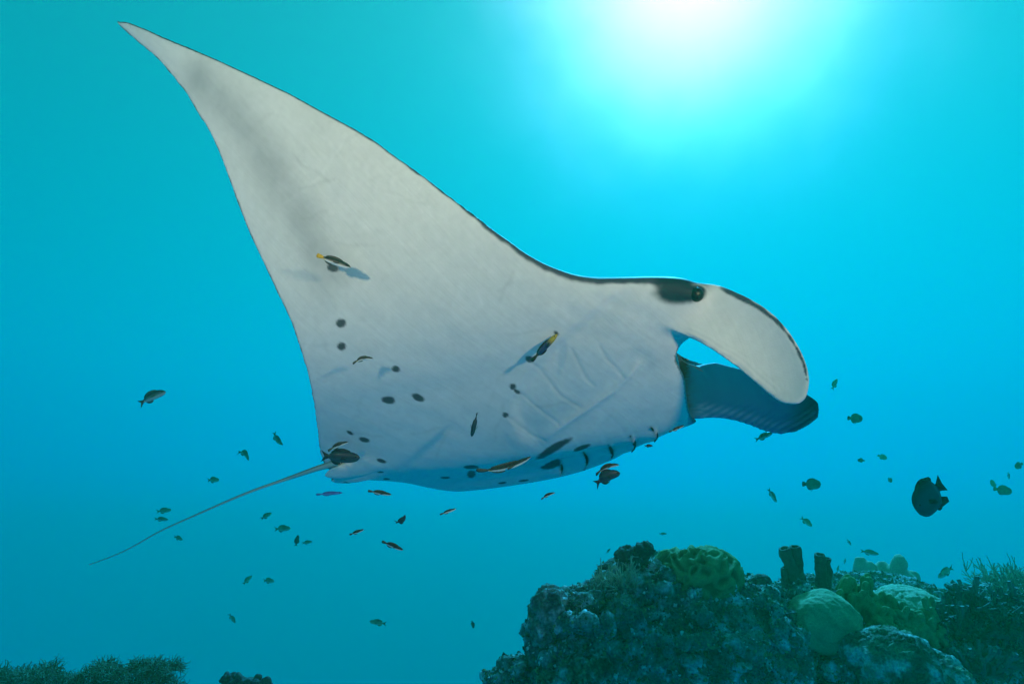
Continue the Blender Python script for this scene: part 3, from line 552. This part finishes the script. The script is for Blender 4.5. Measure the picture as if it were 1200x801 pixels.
# ---------------------------------------------------------------- fish
fish_mat = material('fish_skin', .45, spec=.4, grain=.12, gscale=180)
fin_mat = material('fish_fin', .6, spec=.3, grain=.15, gscale=150)
fish_eye_mat = material('fish_eye', .15, attr=False, col=(.01, .01, .012), spec=.5)
def plate(outline, th):                            # a fin: thin solid sheet in the fish's own x-z plane
    o = np.array(outline, float); n = len(o); c = o.mean(0)
    V = np.concatenate([np.stack([o[:, 0], np.full(n, -th * .25), o[:, 1]], 1), np.stack([o[:, 0], np.full(n, th * .25), o[:, 1]], 1), [(c[0], -th, c[1]), (c[0], th, c[1])]])
    Fc = [(i, (i + 1) % n, 2 * n) for i in range(n)] + [((i + 1) % n + n, i + n, 2 * n + 1) for i in range(n)] + [(i, i + n, (i + 1) % n + n, (i + 1) % n) for i in range(n)]
    return V, Fc
KINDS = {'wrasse': dict(ratio=.165, wid=.62, tail='round'), 'slim': dict(ratio=.15, wid=.7, tail='round'), 'dark': dict(ratio=.32, wid=.5, tail='fork'), 'chromis': dict(ratio=.31, wid=.42, tail='fork'),
         'pale': dict(ratio=.13, wid=.7, tail='round'), 'damsel': dict(ratio=.58, wid=.4, tail='round'), 'slender': dict(ratio=.24, wid=.5, tail='fork'), 'big': dict(ratio=.62, wid=.34, tail='fan')}
def fish_colour(kind, u, v):                       # u: 0 nose .. 1 tail root, v: -1 belly .. 1 back
    n = len(u); C = np.empty((n, 3))
    if kind == 'wrasse':
        C[:] = (.74, .74, .66); C[v > -.12] = (.010, .012, .016); C[v > .60] = (.30, .28, .12); C[v > .86] = (.03, .035, .03); C[(u > .9) & (v < -.12)] = (.5, .42, .2)
    elif kind == 'slim':
        w = smoothstep(.25, .5, u)[:, None]; C[:] = np.array((.32, .26, .02)) * (1 - w) + np.array((.012, .03, .10)) * w; C[u > .9] = (.005, .006, .01)
    elif kind == 'pale': C[:] = (.10, .25, .55); C[v > .3] = (.04, .10, .35)
    elif kind == 'chromis': C[:] = (.20, .27, .18); C[v < -.2] = (.36, .42, .30); C[v > .5] = (.12, .17, .12)
    elif kind == 'slender': C[:] = (.10, .17, .16); C[v < -.1] = (.36, .42, .40); C[v > .4] = (.03, .05, .05)
    elif kind == 'big': C[:] = (.035, .055, .09); C[v > .55] = (.015, .022, .04); C[v < -.5] = (.02, .03, .05)
    else: C[:] = (.016, .034, .055); C[v < -.4] = (.03, .055, .075)
    return C
def fish(px, py, d, length, ang, kind, label, bend=0., arch=0., yaw=0., roll=0., flip=1, group=None):
    K = dict(KINDS[kind]); K['ratio'] *= rng.uniform(.85, 1.12)
    if length == 66: K['ratio'] = .105
    if group in (G2, G3) and not yaw: yaw = rng.uniform(-32, 32)
    Lm = length / F * d; n, m = 18, 12; u = np.linspace(0, 1, n); x = .5 - u * .8
    big = kind in ('big', 'damsel')
    H = np.clip(u, 1e-4, 1) ** (.5 if big else .58) * (1 - u) ** (.62 if big else .8); H = H / H.max() * K['ratio'] / 2; H = H + smoothstep(.4, 1, u) * K['ratio'] * (.13 if big else .17); H[0] = .004
    Wd = H * K['wid']; Wd[-3:] *= .6; ph = np.linspace(0, 2 * math.pi, m, endpoint=False)
    G = np.stack([np.repeat(x, m), (Wd[:, None] * np.cos(ph)).ravel(), (H[:, None] * np.sin(ph)).ravel()], 1)
    body = (G, grid_faces(n, m, True).tolist() + [list(range(m))[::-1], list(range((n - 1) * m, n * m))])
    cb = fish_colour(kind, np.repeat(u, m), np.tile(np.sin(ph), n)); r = K['ratio']; hb = H[-1]
    if K['tail'] == 'fork': to = [(-.28, hb * .8), (-.36, hb * 1.4), (-.5, r * .52), (-.46, r * .28), (-.41, 0), (-.46, -r * .28), (-.5, -r * .52), (-.36, -hb * 1.4), (-.28, -hb * .8)]
    elif K['tail'] == 'fan': to = [(-.26, hb * .9), (-.34, hb * 1.15), (-.44, r * .24), (-.5, r * .30), (-.475, 0), (-.5, -r * .30), (-.44, -r * .24), (-.34, -hb * 1.15), (-.26, -hb * .9)]
    else: to = [(-.28, hb * .9), (-.38, hb * 1.8), (-.47, hb * 2.1), (-.5, hb), (-.505, 0), (-.5, -hb), (-.47, -hb * 2.1), (-.38, -hb * 1.8), (-.28, -hb * .9)]
    def top(xx): return np.interp(.5 - xx, u * .8, H)
    xs = np.linspace(.24, -.24, 9); up_ = [(q, top(q) * .8) for q in xs]; dh = r * (.30 if not big else .16)
    fo = [(q, top(q) * .9 + dh * math.sin(math.pi * min(1, max(.05, (.27 - q) / .56))) ** .6) for q in xs[::-1]]
    if kind == 'big': fo[0] = (-.29, top(-.24) + r * .05); fo[1] = (-.26, top(-.2) + r * .08)
    xa = np.linspace(.0, -.24, 6); an_ = [(q, -top(q) * .8) for q in xa]; ao = [(q, -top(q) * .9 - dh * math.sin(math.pi * min(1, max(.08, (.04 - q) / .3))) ** .6) for q in xa[::-1]]
    if kind == 'big': ao[0] = (-.40, -top(-.24) - r * .10); ao[1] = (-.37, -top(-.2) - r * .20)
    pf = [(.2, -.02), (.16, .02), (.06, -.01), (.04, -.05), (.1, -.06)]; pf = [(a_, b_ * max(.6, r * 3)) for a_, b_ in pf]
    th = .012
    pcs = [('body', *body, cb), ('tail_fin', *plate(to, th), None), ('dorsal_fin', *plate(up_ + fo, th * .8), None), ('anal_fin', *plate(an_ + ao, th * .8), None)]
    for s in (-1, 1):
        v, f = plate(pf, th * .7); v = v.copy(); k = (.2 - v[:, 0]).clip(0); v[:, 1] += s * (np.interp(.5 - .18, u * .8, Wd) * .92 + k * .45); pcs.append(('pectoral_fin', v, f, None))
    if kind in ('dark', 'damsel'):
        v, f = plate([(.12, -top(.12) * .85), (.04, -top(.04) * .9), (-.04, -top(0) - r * .3), (.02, -top(0) - r * .12)], th); pcs.append(('pelvic_fin', v, f, None))
    fc = {'wrasse': (.07, .07, .06), 'slim': (.006, .008, .012), 'pale': (.06, .16, .4), 'chromis': (.08, .10, .07), 'slender': (.07, .10, .09), 'big': (.008, .012, .02)}.get(kind, (.012, .026, .042))
    if group in (G2, G3): d *= 1.8; Lm *= 1.8
    fwd = np.array((math.cos(math.radians(ang)) * math.cos(math.radians(yaw)), math.sin(math.radians(ang)) * math.cos(math.radians(yaw)), -math.sin(math.radians(yaw))))   # yaw > 0 turns the head to the lens
    up = np.array((-math.sin(math.radians(ang)), math.cos(math.radians(ang)), 0.)) * flip
    if math.cos(math.radians(ang)) < 0 and flip == 1: up = -up
    side = np.cross(fwd, up); ca, sa = math.cos(math.radians(roll)), math.sin(math.radians(roll)); up, side = up * ca + side * sa, side * ca - up * sa
    c0 = np.array(((px - CX) / F * d, -(py - CY) / F * d, d)); base = Vector(c2w(c0))
    def place(v):
        v = np.asarray(v, float).copy(); v[:, 1] += bend * (v[:, 0] ** 2 - .08); v[:, 2] += arch * (.08 - v[:, 0] ** 2)
        return c2w(c0 + Lm * (v[:, :1] * fwd + v[:, 1:2] * side + v[:, 2:] * up)) - np.array(base)
    small = length < 24
    name = {'big': 'damselfish', 'damsel': 'damselfish', 'dark': 'reef_fish', 'chromis': 'chromis', 'slender': 'reef_fish'}.get(kind, 'cleaner_wrasse'); name = 'small_fish' if kind == 'chromis' else name
    if small:
        V, Fc = merge([(p[1], p[2]) for p in pcs]); C = np.concatenate([p[3] if p[3] is not None else np.tile(fc, (len(p[1]), 1)) for p in pcs])
        o = mesh_obj(name, place(V), Fc, fish_mat, cols=C); o.location = base; return tag(o, label, 'fish', group)
    root = empty(name, base, label, 'fish', group)
    for nm, v, f, c in pcs: mesh_obj(nm, place(v), f, fish_mat if nm == 'body' else fin_mat, root, cols=c if c is not None else np.tile((.6, .36, .04) if nm == 'tail_fin' and kind == 'wrasse' and length == 45 else fc, (len(v), 1)))
    for s in (-1, 1):
        k = .5 - .1; v, f = ellipsoid((k, s * np.interp(.1, u * .8, Wd) * .95, np.interp(.1, u * .8, H) * .25), (.02, .009, .02), None, 6, 8); mesh_obj('eye', place(v), f, fish_eye_mat, root)
    return root
G1 = 'cleaner fish around the manta'; G2 = 'small fish in the open water'; G3 = 'small fish over the reef'
def on(px, py, gap): return min(float(depth_at(np.array((px + i, py + j)))) for i in (-12, 0, 12) for j in (-8, 0, 8)) - gap
FISH = [
 (391, 306, on(391, 306, .085), 45, -20, 'wrasse', 'yellow-tailed black-and-white wrasse high on the manta wing above the spots', dict(yaw=8), G1),
 (425, 421, on(425, 421, .06), 25, 14, 'wrasse', 'small arched striped wrasse amid the five belly spots', dict(arch=.5), G1),
 (638, 407, on(638, 407, .02), 44, 46, 'slim', 'slender blue wrasse with olive yellow head by the gill spots', dict(), G1),
 (556, 497, on(556, 497, .10), 30, -103, 'dark', 'dark fish pointing head down in front of the belly', dict(roll=80), G1),
 (396, 522, on(396, 522, .05), 26, 24, 'wrasse', 'black-and-white wrasse just above the dark fish at the tail', dict(arch=.2), G1),
 (399, 535, on(399, 535, .09), 46, -3, 'dark', 'dark oval fish hovering at the root of the manta tail', dict(), G1),
 (445, 577, 2.3, 28, -9, 'wrasse', 'striped wrasse right below the rear end of the manta', dict(), G1),
 (386, 578, 2.3, 31, 4, 'pale', 'thin pale blue fish below the root of the tail', dict(), G1),
 (525, 599, 2.3, 20, 20, 'wrasse', 'small dark-backed wrasse below the middle of the manta', dict(roll=30), G1),
 (470, 609, 2.35, 15, 32, 'dark', 'tiny dark curved fish between the striped wrasses under the manta', dict(arch=-.9), G1),
 (418, 623, 2.3, 18, 20, 'wrasse', 'small striped wrasse lower left of the tiny curved fish', dict(), G1),
 (460, 639, 2.2, 27, -22, 'wrasse', 'lowest of the striped wrasses under the manta, head tilted down', dict(), G1),
 (642, 580, 2.3, 18, 26, 'wrasse', 'small striped wrasse below the front of the belly', dict(arch=.3), G1),
 (591, 546, on(591, 540, .12), 66, 14, 'wrasse', 'long thin striped wrasse lying along the lower belly', dict(arch=-.3), G1),
 (711, 559, 2.15, 33, 27, 'dark', 'dark round-backed fish under the far gill slits', dict(arch=.4), G1),
 (711, 548, 2.2, 30, 24, 'wrasse', 'striped wrasse tucked between the belly and the dark round-backed fish', dict(arch=.5), G1),
 (760, 522, 2.2, 10, 0, 'dark', 'tiny dark fish below the foremost gill slit', {}, G1),
 (793, 502, on(790, 499, .02), 19, 24, 'wrasse', 'little striped wrasse at the corner of the jaw', {}, G1),
 (178, 465, 2.8, 35, 26, 'slender', 'lone slim fish in open water left of the manta', dict(arch=.25), None),
 (286, 532, 3.2, 20, -24, 'chromis', 'arched greenish fish above the middle of the tail', dict(arch=.9), G2),
 (325, 514, 3.2, 19, -64, 'chromis', 'thin curved fish diving close to the wing edge above the tail', dict(arch=-.5), G2),
 (250, 562, 4.0, 17, 6, 'chromis', 'small fish just above the manta tail', {}, G2),
 (192, 598, 4.2, 17, 6, 'chromis', 'upper small fish of the pair above the end of the tail', {}, G2),
 (189, 608, 4.2, 17, -2, 'slender', 'lower slim fish of the pair above the end of the tail', {}, G2),
 (209, 630, 4.4, 14, -10, 'chromis', 'small fish just below the thin end of the tail', {}, G2),
 (312, 604, 4.0, 14, 30, 'chromis', 'small fish tilted up below the middle of the tail', {}, G2),
 (331, 619, 4.0, 19, 4, 'chromis', 'level small fish right of the tilted one below the tail', {}, G2),
 (348, 633, 3.6, 13, 86, 'dark', 'tiny dark fish standing upright below the tail', {}, G2),
 (360, 635, 4.4, 12, 8, 'chromis', 'faint tiny fish right beside the upright one', {}, G2),
 (290, 679, 4.6, 13, 45, 'chromis', 'left fish of the pair in open blue above the soft coral', {}, G2),
 (315, 680, 4.4, 18, 9, 'chromis', 'right fish of the pair in open blue above the soft coral', {}, G2),
 (272, 724, 4.2, 14, -65, 'chromis', 'small fish diving steeply above the dark coral head at lower left', {}, G2),
 (443, 729, 3.4, 20, 172, 'chromis', 'small fish heading left in the empty blue at bottom centre', {}, G2),
 (554, 731, 3.4, 10, -78, 'dark', 'tiny dark fish left of the reef mound', {}, G2),
 (895, 511, 3.0, 24, 20, 'slender', 'dark slim fish just under the curled head fin', {}, G3),
 (978, 450, 5.0, 15, 58, 'chromis', 'faint fish swimming steeply up right of the head fins', {}, G3),
 (1002, 490, 4.2, 18, -3, 'damsel', 'small dark damselfish right of the head fin tips', {}, G3),
 (1009, 539, 5.0, 8, 175, 'damsel', 'tiny round fish below the one right of the fin tips', {}, G3),
 (1034, 535, 8.0, 10, -20, 'damsel', 'faintest tiny fish beside the tiny round one', {}, G3),
 (1043, 562, 5.5, 9, -40, 'damsel', 'tiny oval fish just left of the big dark damselfish', {}, G3),
 (951, 567, 4.2, 21, 0, 'damsel', 'dark damselfish facing right, midway between head fins and sponges', {}, G3),
 (905, 580, 4.8, 18, -62, 'slender', 'slim fish diving left of the dark damselfish above the sponges', {}, G3),
 (945, 611, 5.0, 15, -40, 'chromis', 'small fish with raised tail right above the fused sponge', dict(yaw=30), G3),
 (995, 635, 5.5, 10, -55, 'slender', 'tiny slim fish right of the sponges, nose down', {}, G3),
 (1019, 647, 4.6, 19, -2, 'slender', 'level slim fish above the hazy lobed coral', {}, G3),
 (1108, 670, 4.2, 27, 200, 'chromis', 'greyish fish with spread tail above the big bush coral', dict(yaw=20), G3),
 (1164, 567, 7.0, 11, 90, 'damsel', 'faint round fish left of the dark one near the right edge', {}, G3),
 (1175, 574, 5.0, 18, -8, 'damsel', 'largest of the small damselfish near the right edge', {}, G3),
 (1182, 557, 5.5, 12, -60, 'slender', 'slim fish slanting just above the damselfish near the right edge', {}, G3),
 (1194, 545, 5.2, 11, 205, 'damsel', 'topmost small fish at the right edge of the picture', {}, G3),
 (990, 657, 6.0, 9, -85, 'slender', 'tiny upright fish close above the upper finger coral', {}, G3),
 (982, 666, 6.5, 9, 80, 'slender', 'faint tiny fish right beside the stubby sponge', {}, G3),
 (777, 625, 4.5, 9, 10, 'slender', 'tiny fish hovering above the brain coral', {}, G3),
 (713, 645, 4.0, 7, 50, 'slender', 'tiny fish above the pale coral tuft', {}, G3),
 (1089, 581, 2.4, 54, 213, 'big', 'large dark oval damselfish nosing down to the left over the reef', dict(yaw=18), None)]
for (px, py, d, ln, an, kind, label, kw, grp) in FISH: fish(px, py, d, ln, an, kind, label, group=grp, **kw)
